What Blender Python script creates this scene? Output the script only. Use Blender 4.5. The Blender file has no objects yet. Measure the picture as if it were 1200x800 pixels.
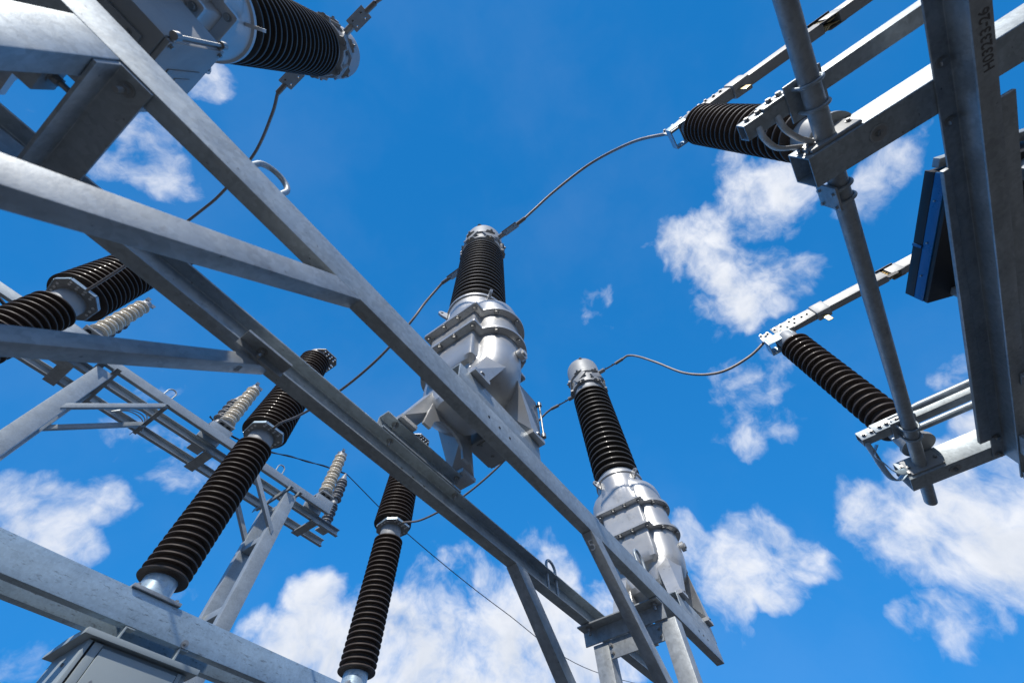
import bpy, bmesh, math, random
from mathutils import Vector, Matrix, Euler
random.seed(7)
C = bpy.context.scene
COL = C.collection
PI = math.pi
V = Vector

# ------------------------------------------------------------------ camera
# heights are measured from the photographer's eye; the ground lies 1.55 m below
cam = bpy.data.cameras.new('camera'); camo = bpy.data.objects.new('camera', cam); COL.objects.link(camo)
RX = V((0.5825354, -0.8120715, -0.0345303)); RY = V((0.6941491, 0.5191472, -0.4986413)); RZ = V((0.4228587, 0.2665071, 0.8661204))
m = Matrix(((RX.x, -RY.x, -RZ.x), (RX.y, -RY.y, -RZ.y), (RX.z, -RY.z, -RZ.z)))
camo.matrix_world = m.to_4x4()
cam.sensor_width = 36; cam.sensor_fit = 'HORIZONTAL'; cam.lens = 484.232 / 1200 * 36
cam.clip_start = 0.02; cam.clip_end = 5000
cam.dof.use_dof = True; cam.dof.focus_distance = 3.6; cam.dof.aperture_fstop = 3.2
C.camera = camo

# ------------------------------------------------------------------ exposure
C.view_settings.view_transform = 'Standard'; C.view_settings.look = 'None'
C.view_settings.exposure = 0.97; C.view_settings.gamma = 1.0; C.view_settings.use_curve_mapping = False

# ------------------------------------------------------------------ sun and sky
SUN_EL = math.radians(44); SUN_AZ = math.radians(246)          # azimuth from +Y towards +X
sdir = V((math.sin(SUN_AZ) * math.cos(SUN_EL), math.cos(SUN_AZ) * math.cos(SUN_EL), math.sin(SUN_EL)))
sl = bpy.data.lights.new('sun', 'SUN'); sl.energy = 2.0; sl.angle = math.radians(0.53); sl.color = (1.0, 0.95, 0.88)
so = bpy.data.objects.new('sun', sl); COL.objects.link(so)
so.rotation_euler = sdir.to_track_quat('Z', 'Y').to_euler(); so.location = sdir * 50

W = bpy.data.worlds.new('World'); C.world = W; W.use_nodes = True
nt = W.node_tree; nt.nodes.clear()
def N(t, tree=None, **kw):
    n = (tree or nt).nodes.new(t)
    for k, v in kw.items(): setattr(n, k, v)
    return n
def L(a, b, tree=None): (tree or nt).links.new(a, b)
sky = N('ShaderNodeTexSky', sky_type='NISHITA'); sky.sun_disc = False
sky.sun_elevation = SUN_EL; sky.sun_rotation = SUN_AZ
sky.altitude = 900; sky.air_density = 1.0; sky.dust_density = 0.15; sky.ozone_density = 4.0
hs = N('ShaderNodeHueSaturation'); hs.inputs['Saturation'].default_value = 1.32; hs.inputs['Hue'].default_value = 0.495
L(sky.outputs[0], hs.inputs['Color'])
bg = N('ShaderNodeBackground'); bg.inputs['Strength'].default_value = 0.15; L(hs.outputs[0], bg.inputs['Color'])
tc = N('ShaderNodeTexCoord')
def vmath(op, a, b=None):
    n = N('ShaderNodeVectorMath', operation=op); L(a, n.inputs[0])
    if b is not None:
        if hasattr(b, 'is_linked'): L(b, n.inputs[1])
        else: n.inputs[1].default_value = b
    return n
def fmath(op, a, b=None, clamp=False):
    n = N('ShaderNodeMath', operation=op); n.use_clamp = clamp
    for i, v in enumerate((a, b)):
        if v is None: continue
        if hasattr(v, 'is_linked'): L(v, n.inputs[i])
        else: n.inputs[i].default_value = v
    return n.outputs[0]
def noise(vec, scale, detail, rough, lac=2.0):
    n = N('ShaderNodeTexNoise'); n.inputs['Scale'].default_value = scale; n.inputs['Detail'].default_value = detail
    n.inputs['Roughness'].default_value = rough; n.inputs['Lacunarity'].default_value = lac; L(vec, n.inputs['Vector']); return n
# an even, deep blue: the sky's own gradient is compressed towards the part of it opposite the sun
cmp_ = N('ShaderNodeVectorMath', operation='MULTIPLY_ADD'); L(tc.outputs['Generated'], cmp_.inputs[0]); cmp_.inputs[1].default_value = (0.4, 0.4, 0.4); cmp_.inputs[2].default_value = (0.36, 0.24, 0.42)
L(vmath('NORMALIZE', cmp_.outputs[0]).outputs[0], sky.inputs['Vector'])
# cumulus: soft directions of the cloud banks, broken up by warped fractal noise
nrm = vmath('NORMALIZE', tc.outputs['Generated']).outputs[0]
w1 = noise(nrm, 5.0, 4, 0.6)
wv = vmath('SUBTRACT', w1.outputs['Color'], (0.5, 0.5, 0.5)).outputs[0]
wsc = N('ShaderNodeVectorMath', operation='SCALE'); L(wv, wsc.inputs[0]); wsc.inputs['Scale'].default_value = 0.10
warped = vmath('ADD', nrm, wsc.outputs[0]).outputs[0]
wn = vmath('NORMALIZE', warped).outputs[0]
BANKS = [(0.716, 0.578, 0.393, 0.169, 1), (0.567, 0.724, 0.392, 0.119, 1), (0.771, 0.449, 0.451, 0.118, 0.95), (0.466, 0.812, 0.351, 0.094, 0.95), (0.832, 0.374, 0.411, 0.112, 0.9), (0.631, 0.604, 0.487, 0.094, 0.9), (0.732, 0.435, 0.525, 0.072, 0.8), (0.405, 0.829, 0.387, 0.051, 0.8), (0.458, 0.769, 0.446, 0.06, 0.85), (0.768, 0.536, 0.35, 0.196, 1), (0.623, 0.7, 0.349, 0.162, 1), (0.043, 0.894, 0.446, 0.08, 1), (0.081, 0.872, 0.482, 0.058, 0.95), (-0.009, 0.899, 0.439, 0.05, 0.95), (0.113, 0.9, 0.42, 0.046, 0.85), (0.118, 0.866, 0.485, 0.034, 0.7), (0.05, 0.912, 0.407, 0.05, 0.8), (0.092, 0.82, 0.565, 0.067, 0.68), (0.028, 0.823, 0.567, 0.044, 0.62), (0.154, 0.816, 0.557, 0.053, 0.66), (-0.31, 0.516, 0.799, 0.054, 0.84), (-0.257, 0.545, 0.798, 0.054, 0.84), (-0.317, 0.385, 0.867, 0.045, 0.8), (-0.28, 0.571, 0.772, 0.044, 0.74), (-0.222, 0.538, 0.813, 0.034, 0.62), (-0.399, 0.573, 0.715, 0.029, 0.5), (0.487, -0.205, 0.849, 0.1, 0.9), (0.566, -0.239, 0.789, 0.102, 0.95), (0.597, -0.169, 0.784, 0.078, 0.85), (0.448, -0.323, 0.834, 0.096, 0.88), (0.434, -0.377, 0.818, 0.061, 0.78), (0.582, -0.296, 0.758, 0.059, 0.8), (0.457, -0.169, 0.873, 0.068, 0.75), (0.379, -0.314, 0.87, 0.062, 0.6), (0.733, -0.115, 0.67, 0.091, 0.74), (0.756, -0.077, 0.65, 0.083, 0.74), (0.771, -0.137, 0.622, 0.062, 0.72), (0.713, -0.164, 0.681, 0.065, 0.6), (0.475, -0.479, 0.738, 0.056, 0.78), (0.508, -0.439, 0.741, 0.046, 0.7), (0.436, -0.527, 0.73, 0.029, 0.45), (0.882, 0.04, 0.469, 0.087, 0.98), (0.894, 0.124, 0.431, 0.069, 0.9), (0.858, 0.121, 0.499, 0.062, 0.9), (0.899, -0.017, 0.437, 0.054, 0.85), (0.915, 0.051, 0.4, 0.053, 0.8), (0.916, 0.146, 0.373, 0.04, 0.65), (0.86, 0.166, 0.482, 0.059, 0.75), (0.888, -0.232, 0.396, 0.121, 1), (0.877, -0.172, 0.45, 0.069, 0.9), (0.872, -0.305, 0.383, 0.111, 1), (0.913, -0.244, 0.328, 0.058, 0.8), (0.903, -0.175, 0.391, 0.063, 0.84), (0.825, -0.365, 0.432, 0.071, 0.9), (0.85, -0.28, 0.446, 0.068, 0.9), (0.861, -0.157, 0.483, 0.042, 0.7), (0.941, -0.151, 0.304, 0.056, 0.82), (0.941, -0.185, 0.284, 0.038, 0.8), (0.941, -0.106, 0.323, 0.041, 0.74), (0.474, 0.055, 0.879, 0.064, 0.66), (0.417, -0.116, 0.901, 0.041, 0.46), (0.748, -0.383, 0.543, 0.035, 0.5), (0.791, -0.255, 0.556, 0.053, 0.4), (0.375, -0.08, 0.924, 0.037, 0.4), (-0.34, 0.221, 0.914, 0.037, 0.6), (0.941, 0.07, 0.332, 0.043, 0.3), (0.151, 0.942, 0.299, 0.045, 0.5), (0.287, 0.868, 0.405, 0.037, 0.5), (-0.008, 0.772, 0.636, 0.04, 0.55), (-0.624, -0.624, 0.469, 0.34, 1), (0.0, -0.94, 0.342, 0.3, 1), (-0.924, 0.081, 0.375, 0.3, 1), (0.453, -0.785, 0.423, 0.25, 0.95), (0.837, -0.483, 0.259, 0.25, 0.9)]  # the wide banks at the end are out of view, added as fill light
field = None
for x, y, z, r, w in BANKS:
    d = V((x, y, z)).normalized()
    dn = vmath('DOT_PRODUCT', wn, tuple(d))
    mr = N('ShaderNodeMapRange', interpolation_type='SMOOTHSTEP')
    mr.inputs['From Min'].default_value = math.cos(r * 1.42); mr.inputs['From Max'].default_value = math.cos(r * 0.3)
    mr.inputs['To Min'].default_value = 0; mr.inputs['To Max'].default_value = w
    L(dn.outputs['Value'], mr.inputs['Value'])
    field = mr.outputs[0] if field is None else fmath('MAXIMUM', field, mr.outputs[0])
f1 = noise(warped, 8.5, 13, 0.60).outputs['Fac']
f2 = noise(wn, 3.2, 5, 0.5).outputs['Fac']
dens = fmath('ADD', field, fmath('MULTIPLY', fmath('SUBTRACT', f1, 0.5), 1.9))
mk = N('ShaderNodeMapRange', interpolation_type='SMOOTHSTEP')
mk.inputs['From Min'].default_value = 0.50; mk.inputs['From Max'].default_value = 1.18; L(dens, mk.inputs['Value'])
# thin sunward rims against thicker, greyer hearts: compare the density with that a step nearer the sun
shf = vmath('ADD', warped, tuple(sdir * 0.035)).outputs[0]
f3 = noise(shf, 8.5, 8, 0.60).outputs['Fac']
core = N('ShaderNodeMapRange', interpolation_type='SMOOTHSTEP')
core.inputs['From Min'].default_value = 0.55; core.inputs['From Max'].default_value = 1.45
L(fmath('ADD', fmath('ADD', dens, fmath('MULTIPLY', fmath('SUBTRACT', f3, f1), 1.6)), fmath('MULTIPLY', fmath('SUBTRACT', f2, 0.5), 0.9)), core.inputs['Value'])
ccol = N('ShaderNodeMixRGB'); ccol.inputs[1].default_value = (0.93, 0.95, 1.0, 1); ccol.inputs[2].default_value = (0.66, 0.71, 0.80, 1)
L(core.outputs[0], ccol.inputs[0])
bgc = N('ShaderNodeBackground'); bgc.inputs['Strength'].default_value = 0.535; L(ccol.outputs[0], bgc.inputs['Color'])
veil = N('ShaderNodeMapRange', interpolation_type='SMOOTHSTEP'); veil.inputs['From Min'].default_value = 0.42; veil.inputs['From Max'].default_value = 0.75; veil.inputs['To Max'].default_value = 0.035
L(noise(wn, 2.3, 7, 0.55).outputs['Fac'], veil.inputs['Value'])          # thin high veil
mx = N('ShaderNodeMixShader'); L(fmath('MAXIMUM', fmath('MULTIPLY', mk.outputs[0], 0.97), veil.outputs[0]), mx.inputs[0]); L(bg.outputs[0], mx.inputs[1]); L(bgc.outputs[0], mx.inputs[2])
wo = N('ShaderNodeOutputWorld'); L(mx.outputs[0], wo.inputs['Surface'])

# ------------------------------------------------------------------ materials
def mat(name, base, rough, metal=0.0, var=0.25, scale=6.0, bump=0.05, spangle=0.0, streak=0.0, coat=0.0, bscale=60.0, rvar=0.12, stain=None, spec=0.5, specks=0.0):
    M = bpy.data.materials.new(name); M.use_nodes = True; t = M.node_tree; b = t.nodes['Principled BSDF']
    oi = N('ShaderNodeObjectInfo', t); co = N('ShaderNodeTexCoord', t)
    ad = N('ShaderNodeVectorMath', t, operation='MULTIPLY_ADD'); ad.inputs[1].default_value = (1, 1, 1)
    sc = N('ShaderNodeVectorMath', t, operation='SCALE'); sc.inputs[0].default_value = (13.1, 7.7, 19.3); L(oi.outputs['Random'], sc.inputs['Scale'], t)
    L(co.outputs['Object'], ad.inputs[0], t); L(sc.outputs[0], ad.inputs[2], t)
    vec = ad.outputs[0]
    def nz(s, d, r, v=vec):
        n = N('ShaderNodeTexNoise', t); n.inputs['Scale'].default_value = s; n.inputs['Detail'].default_value = d; n.inputs['Roughness'].default_value = r
        L(v, n.inputs['Vector'], t); return n.outputs['Fac']
    def mth(op, a, bb):
        n = N('ShaderNodeMath', t, operation=op)
        for i, v in enumerate((a, bb)):
            if hasattr(v, 'is_linked'): L(v, n.inputs[i], t)
            else: n.inputs[i].default_value = v
        return n.outputs[0]
    k = mth('MULTIPLY', mth('SUBTRACT', nz(scale, 8, 0.65), 0.5), 2 * var)
    if spangle:
        vo = N('ShaderNodeTexVoronoi', t); vo.inputs['Scale'].default_value = 70
        L(vec, vo.inputs['Vector'], t)
        se = N('ShaderNodeSeparateColor', t); L(vo.outputs['Color'], se.inputs[0], t)
        k = mth('ADD', k, mth('MULTIPLY', mth('SUBTRACT', se.outputs[0], 0.5), spangle))
    if streak:
        mp = N('ShaderNodeMapping', t); mp.inputs['Scale'].default_value = (0.6, 9.0, 6.0); L(vec, mp.inputs[0], t)
        k = mth('ADD', k, mth('MULTIPLY', mth('SUBTRACT', nz(3.0, 5, 0.6, mp.outputs[0]), 0.5), 2 * streak))
    k = mth('ADD', k, 1.0)
    mu = N('ShaderNodeVectorMath', t, operation='SCALE'); mu.inputs[0].default_value = base[:3]; L(k, mu.inputs['Scale'], t)
    colour = mu.outputs[0]
    if stain:
        sr = N('ShaderNodeMapRange', t, interpolation_type='SMOOTHSTEP'); sr.inputs['From Min'].default_value = stain[1]; sr.inputs['From Max'].default_value = stain[1] + 0.16
        if isinstance(stain[2], tuple):
            sm = N('ShaderNodeMapping', t); sm.inputs['Scale'].default_value = stain[2]; sm.inputs['Rotation'].default_value = (0, 0.5, 0); L(vec, sm.inputs[0], t)
            L(nz(1.0, 9, 0.72, sm.outputs[0]), sr.inputs['Value'], t)
        else: L(nz(stain[2], 9, 0.72), sr.inputs['Value'], t)
        mc = N('ShaderNodeMixRGB', t); L(mth('MULTIPLY', sr.outputs[0], stain[3]), mc.inputs[0], t); L(colour, mc.inputs[1], t); mc.inputs[2].default_value = (*stain[0], 1)
        colour = mc.outputs[0]
    if specks:
        sp = N('ShaderNodeMapRange', t); sp.inputs['From Min'].default_value = 0.71; sp.inputs['From Max'].default_value = 0.76
        L(nz(55, 3, 0.5), sp.inputs['Value'], t)
        md = N('ShaderNodeMixRGB', t); L(mth('MULTIPLY', sp.outputs[0], specks), md.inputs[0], t); L(colour, md.inputs[1], t); md.inputs[2].default_value = (0.07, 0.06, 0.05, 1)
        colour = md.outputs[0]
    L(colour, b.inputs['Base Color'], t)
    L(mth('ADD', mth('MULTIPLY', mth('SUBTRACT', nz(scale * 2.3, 6, 0.6), 0.5), 2 * rvar), rough), b.inputs['Roughness'], t)
    b.inputs['Metallic'].default_value = metal; b.inputs['Specular IOR Level'].default_value = spec
    if coat: b.inputs['Coat Weight'].default_value = coat; b.inputs['Coat Roughness'].default_value = 0.12
    if bump:
        bp = N('ShaderNodeBump', t); bp.inputs['Strength'].default_value = bump; bp.inputs['Distance'].default_value = 0.004
        L(nz(bscale, 4, 0.6), bp.inputs['Height'], t); L(bp.outputs[0], b.inputs['Normal'], t)
    return M
GALV = mat('galvanised_steel', (0.385, 0.430, 0.452), 0.46, 0.42, 0.42, 6.0, 0.10, 0.22, 0.22, spec=0.35, stain=((0.47, 0.485, 0.47), 0.55, 9.0, 0.45), specks=0.7)
GALVR = mat('scraped_galvanised_steel', (0.43, 0.54, 0.61), 0.40, 0.5, 0.34, 4.0, 0.12, 0.14, 0.22, stain=((0.10, 0.10, 0.10), 0.545, (16.0, 5.0, 60.0), 0.8), specks=0.7)
GALVW = mat('weathered_galvanised_steel', (0.37, 0.395, 0.405), 0.46, 0.40, 0.45, 7.0, 0.12, 0.20, 0.20, spec=0.4, stain=((0.15, 0.11, 0.08), 0.60, 9.0, 0.6), specks=0.7)
GALVF = mat('old_galvanised_steel', (0.39, 0.43, 0.45), 0.48, 0.36, 0.30, 6.0, 0.05, 0.14, 0.14, spec=0.4)
CAST = mat('cast_aluminium', (0.53, 0.53, 0.52), 0.40, 0.58, 0.14, 8.0, 0.10, stain=((0.27, 0.265, 0.25), 0.55, 7.0, 0.55), bscale=160, specks=0.35)
CAP = mat('grey_cast_cap', (0.37, 0.38, 0.38), 0.52, 0.20, 0.14, 8.0, 0.06)
ZINC = mat('bolt_zinc', (0.34, 0.34, 0.33), 0.40, 0.7, 0.25, 30.0, 0.0)
ALU = mat('aluminium_plate', (0.33, 0.335, 0.33), 0.50, 0.35, 0.22, 9.0, 0.05, stain=((0.22, 0.20, 0.18), 0.60, 14.0, 0.6))
TINNED = mat('tarnished_terminal', (0.30, 0.265, 0.23), 0.50, 0.4, 0.25, 20.0, 0.03)
BROWN = mat('dark_brown_glaze', (0.080, 0.062, 0.051), 0.54, 0.0, 0.35, 9.0, 0.0, coat=0.04, spec=0.35, rvar=0.08, stain=((0.13, 0.10, 0.08), 0.58, 10.0, 0.5))
BLACKP = mat('charcoal_rubber', (0.058, 0.053, 0.047), 0.50, 0.0, 0.3, 9.0, 0.0, coat=0.04, spec=0.4, rvar=0.08, stain=((0.085, 0.08, 0.07), 0.60, 12.0, 0.5))
BEIGE = mat('beige_porcelain', (0.78, 0.72, 0.61), 0.35, 0.0, 0.12, 9.0, 0.0, coat=0.2)
GREYP = mat('grey_polymer', (0.27, 0.28, 0.295), 0.45, 0.0, 0.15, 9.0, 0.0)
CEMENT = mat('cement_collar', (0.40, 0.42, 0.43), 0.55, 0.15, 0.15, 12.0, 0.05)
CABLE = mat('stranded_aluminium', (0.30, 0.27, 0.25), 0.50, 0.55, 0.18, 30.0, 0.0)
BRAID = mat('tinned_braid', (0.62, 0.60, 0.56), 0.5, 0.45, 0.25, 50.0, 0.25, bscale=240.0)
THIN = mat('dark_cable_sheath', (0.03, 0.03, 0.035), 0.5)
PAINT = mat('grey_green_cabinet_paint', (0.35, 0.40, 0.41), 0.42, 0.0, 0.06, 3.0, 0.02)
SEAM = mat('black_rubber_seal', (0.012, 0.012, 0.012), 0.7)
BLACK = mat('black_panel_paint', (0.016, 0.016, 0.017), 0.5, 0.0, 0.25, 8.0, 0.02)
BLUE = mat('blue_painted_band', (0.02, 0.14, 0.34), 0.30, 0.1, 0.2, 5.0, 0.02)
CHALK = mat('white_chalk', (0.85, 0.85, 0.82), 0.9, 0.0, 0.4, 60.0, 0.0)
CHALKF = mat('faint_chalk', (0.40, 0.41, 0.41), 0.9, 0.0, 0.4, 60.0, 0.0)
INK = mat('black_stencil_ink', (0.13, 0.125, 0.12), 0.8, 0.0, 0.3, 40.0, 0.0)
SCREW = mat('bright_screw', (0.80, 0.80, 0.78), 0.35, 0.5, 0.1, 30.0, 0.0)
BRASS = mat('brass_contact', (0.52, 0.42, 0.24), 0.35, 0.9, 0.2, 20.0, 0.0)
GRAVEL = mat('dark_gravel', (0.058, 0.054, 0.048), 0.9, 0.0, 0.5, 3.0, 0.6, bscale=30.0)
CONC = mat('concrete', (0.34, 0.33, 0.31), 0.85, 0.0, 0.2, 5.0, 0.2)

# ------------------------------------------------------------------ mesh helpers
def prism(bm, poly, axis, a, b):
    """extrude a 2-D polygon along an axis; poly axes: X->(y,z) Y->(x,z) Z->(x,y)"""
    def P(p, t): return {'X': (t, p[0], p[1]), 'Y': (p[0], t, p[1]), 'Z': (p[0], p[1], t)}[axis]
    A = [bm.verts.new(P(p, a)) for p in poly]; B = [bm.verts.new(P(p, b)) for p in poly]
    n = len(poly)
    bm.faces.new(A); bm.faces.new(B[::-1])
    for i in range(n): bm.faces.new((A[i], A[(i + 1) % n], B[(i + 1) % n], B[i]))
def box(bm, x0, x1, y0, y1, z0, z1): prism(bm, [(x0, y0), (x1, y0), (x1, y1), (x0, y1)], 'Z', z0, z1)
def uchan(bm, axis, a, b, back, lip, z0, z1, t=0.006, tf=0.008):
    """U channel running along axis; the web stands at `back`, both flanges reach to `lip`"""
    s = 1 if lip > back else -1
    prism(bm, [(back, z0), (lip, z0), (lip, z0 + tf), (back + s * t, z0 + tf), (back + s * t, z1 - tf), (lip, z1 - tf), (lip, z1), (back, z1)], axis, a, b)
def obox(bm, c, ex, ey, ez):
    """box from a centre and three half vectors"""
    c, ex, ey, ez = V(c), V(ex), V(ey), V(ez)
    vs = [bm.verts.new(c + sx * ex + sy * ey + sz * ez) for sz in (-1, 1) for sx, sy in ((-1, -1), (1, -1), (1, 1), (-1, 1))]
    for f in ((0, 3, 2, 1), (4, 5, 6, 7), (0, 1, 5, 4), (1, 2, 6, 5), (2, 3, 7, 6), (3, 0, 4, 7)): bm.faces.new([vs[i] for i in f])
def lathe(bm, prof, cx=0, cy=0, seg=48):
    rings = []
    for r, z in prof:
        if r < 1e-5: rings.append([bm.verts.new((cx, cy, z))])
        else: rings.append([bm.verts.new((cx + r * math.cos(2 * PI * i / seg), cy + r * math.sin(2 * PI * i / seg), z)) for i in range(seg)])
    skin(bm, rings)
def skin(bm, rings, cap=True):
    for A, B in zip(rings, rings[1:]):
        n = max(len(A), len(B))
        for i in range(n):
            j = (i + 1) % n
            if len(A) == 1: bm.faces.new((A[0], B[j], B[i]))
            elif len(B) == 1: bm.faces.new((A[i], A[j], B[0]))
            else: bm.faces.new((A[i], A[j], B[j], B[i]))
    if cap:
        if len(rings[0]) > 2: bm.faces.new(rings[0][::-1])
        if len(rings[-1]) > 2: bm.faces.new(rings[-1])
def frame(d):
    d = V(d).normalized(); u = d.orthogonal().normalized(); return d, u, d.cross(u)
def cyl(bm, a, b, r, seg=20, r2=None):
    a, b = V(a), V(b); d, u, w = frame(b - a); r2 = r if r2 is None else r2
    skin(bm, [[bm.verts.new(p + rr * (math.cos(2 * PI * i / seg) * u + math.sin(2 * PI * i / seg) * w)) for i in range(seg)] for p, rr in ((a, r), (b, r2))])
def catmull(pts, n=10):
    P = [V(p) for p in pts]; P = [2 * P[0] - P[1]] + P + [2 * P[-1] - P[-2]]; out = []
    for i in range(1, len(P) - 2):
        a, b, c, d = P[i - 1:i + 3]
        for k in range(n):
            t = k / n
            out.append(0.5 * ((2 * b) + (c - a) * t + (2 * a - 5 * b + 4 * c - d) * t * t + (3 * b - a - 3 * c + d) * t ** 3))
    out.append(P[-2]); return out
def tube(bm, pts, r, seg=12, lobes=0, twist=0.0, cap=True, flat=1.0):
    pts = [V(p) for p in pts]; rings = []; u = None; s = 0
    for i, p in enumerate(pts):
        d = (pts[min(i + 1, len(pts) - 1)] - pts[max(i - 1, 0)]).normalized()
        u = d.orthogonal().normalized() if u is None else (u - d * u.dot(d)).normalized()
        w = d.cross(u)
        if i: s += (p - pts[i - 1]).length
        ring = []
        for k in range(seg):
            a = 2 * PI * k / seg; rr = r
            if lobes: rr = r * (1 + 0.035 * math.cos(lobes * (a - twist * s)))
            ring.append(bm.verts.new(p + rr * (math.cos(a) * u + flat * math.sin(a) * w)))
        rings.append(ring)
    skin(bm, rings, cap)
def sheds(z0, z1, n, rc0, rc1, rs0, rs1, alt=1.0):
    """profile of a ribbed insulator; sheds droop towards the bottom"""
    pr = [(rc0 * 0.6, z0), (rc0, z0)]; p = (z1 - z0) / n
    for i in range(n):
        t = (i + 0.5) / n; rc = rc0 + (rc1 - rc0) * t; rs = (rs0 + (rs1 - rs0) * t) * (alt if i % 2 else 1.0); z = z0 + i * p
        pr += [(rc, z + 0.08 * p), (rc + 0.10 * (rs - rc), z + 0.26 * p), (rs - 0.05 * (rs - rc), z + 0.17 * p), (rs, z + 0.21 * p), (rs, z + 0.35 * p), (rs - 0.06 * (rs - rc), z + 0.42 * p), (rc + 0.10 * (rs - rc), z + 0.70 * p), (rc, z + 0.92 * p)]
    return pr + [(rc1, z1), (rc1 * 0.6, z1)]

# ------------------------------------------------------------------ object helpers
def part(name, bm, m, root=None, off=(0, 0, 0), smooth=35, bevel=0.0, label=None):
    bmesh.ops.recalc_face_normals(bm, faces=bm.faces)
    if bevel:
        es = [e for e in bm.edges if len(e.link_faces) == 2 and e.calc_face_angle(0) > 0.6]
        bmesh.ops.bevel(bm, geom=es, offset=bevel, segments=2, affect='EDGES', clamp_overlap=True, profile=0.6)
    me = bpy.data.meshes.new(name)
    bmesh.ops.translate(bm, verts=bm.verts, vec=-V(off))
    bm.to_mesh(me); bm.free()
    return link(name, me, m, root, smooth, label)
def link(name, me, m, root=None, smooth=35, label=None):
    me.materials.clear(); me.materials.append(m)
    if smooth:
        me.polygons.foreach_set('use_smooth', [True] * len(me.polygons)); me.set_sharp_from_angle(angle=math.radians(smooth))
    o = bpy.data.objects.new(name, me); COL.objects.link(o)
    if root is not None: o.parent = root
    if label: o['label'] = label
    return o
def thing(name, label, cat, loc=(0, 0, 0), group=None):
    o = bpy.data.objects.new(name, None); COL.objects.link(o); o.location = loc; o.empty_display_size = 0.1
    o['label'] = label; o['category'] = cat
    if group: o['group'] = group
    return o
def tag(o, label, cat, group=None):
    o['label'] = label; o['category'] = cat
    if group: o['group'] = group
    return o
def dup(root, loc, label, group=None):
    r = root.copy(); COL.objects.link(r); r.location = loc; r['label'] = label
    if group: r['group'] = group
    for ch in list(root.children):
        c = ch.copy(); COL.objects.link(c); c.parent = r
        for g in list(ch.children):
            d = g.copy(); COL.objects.link(d); d.parent = c
    return r
_bolt = {}
def bolt_mesh(kind):
    if kind not in _bolt:
        bm = bmesh.new(); hexa = [(math.cos(k * PI / 3), math.sin(k * PI / 3)) for k in range(6)]
        circ = [(1.45 * math.cos(k * PI / 9), 1.45 * math.sin(k * PI / 9)) for k in range(18)]
        if kind == 'washer': circ = [(2.2 * x / 1.45, 2.2 * y / 1.45) for x, y in circ]
        prism(bm, circ, 'Z', 0.0, 0.28)
        prism(bm, hexa, 'Z', 0.282, 1.25)
        if kind == 'stud':
            prism(bm, [(0.58 * math.cos(k * PI / 6), 0.58 * math.sin(k * PI / 6)) for k in range(12)], 'Z', 1.252, 2.9)
        elif kind == 'washer':
            prism(bm, [(0.58 * math.cos(k * PI / 6), 0.58 * math.sin(k * PI / 6)) for k in range(12)], 'Z', 1.252, 1.6)
        bmesh.ops.recalc_face_normals(bm, faces=bm.faces)
        me = bpy.data.meshes.new('bolt'); bm.to_mesh(me); bm.free(); me.materials.append(ZINC); _bolt[kind] = me
    return _bolt[kind]
def bolt(root, p, d, r=0.009, kind='head', off=(0, 0, 0)):
    o = bpy.data.objects.new('bolt', bolt_mesh(kind)); COL.objects.link(o); o.parent = root
    o.location = V(p) - V(off); o.rotation_euler = V(d).to_track_quat('Z', 'Y').to_euler(); o.scale = (r, r, r)
    return o
def curve_mesh(cu):
    o = bpy.data.objects.new('tmp', cu); COL.objects.link(o)
    dg = bpy.context.evaluated_depsgraph_get(); dg.update()
    me = bpy.data.meshes.new_from_object(o.evaluated_get(dg)); bpy.data.objects.remove(o); bpy.data.curves.remove(cu)
    return me
def basis(pos, right, up):
    r = V(right).normalized(); u = V(up).normalized(); n = r.cross(u)
    return Matrix(((r.x, u.x, n.x, pos[0]), (r.y, u.y, n.y, pos[1]), (r.z, u.z, n.z, pos[2]), (0, 0, 0, 1)))
def text(s, pos, right, up, size, m, root, name, off=(0, 0, 0), bold=0.0):
    cu = bpy.data.curves.new(name, 'FONT'); cu.body = s; cu.size = size; cu.extrude = 0.0004; cu.offset = bold
    me = curve_mesh(cu); me.transform(Matrix.Translation(-V(off)) @ basis(pos, right, up)); me.name = name
    return link(name, me, m, root, 0)
def holed(outline, holes, thick, pos, right, up, name, m, root, off=(0, 0, 0)):
    cu = bpy.data.curves.new(name, 'CURVE'); cu.dimensions = '2D'; cu.fill_mode = 'BOTH'; cu.extrude = thick / 2
    loops = [outline] + [[(x + r * math.cos(k * PI / 7), y + r * math.sin(k * PI / 7)) for k in range(14)] for x, y, r in holes]
    for lp in loops:
        sp = cu.splines.new('POLY'); sp.points.add(len(lp) - 1); sp.use_cyclic_u = True
        for q, (x, y) in zip(sp.points, lp): q.co = (x, y, 0, 1)
    me = curve_mesh(cu); me.transform(Matrix.Translation(-V(off)) @ basis(pos, right, up)); me.name = name
    return link(name, me, m, root, 30)
def structure(o): o['kind'] = 'structure'; return o

# ================================================================== ground
bm = bmesh.new(); bmesh.ops.create_grid(bm, x_segments=8, y_segments=8, size=900); bmesh.ops.translate(bm, verts=bm.verts, vec=(0, 0, -1.55))
structure(part('ground', bm, GRAVEL, smooth=0))

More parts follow.
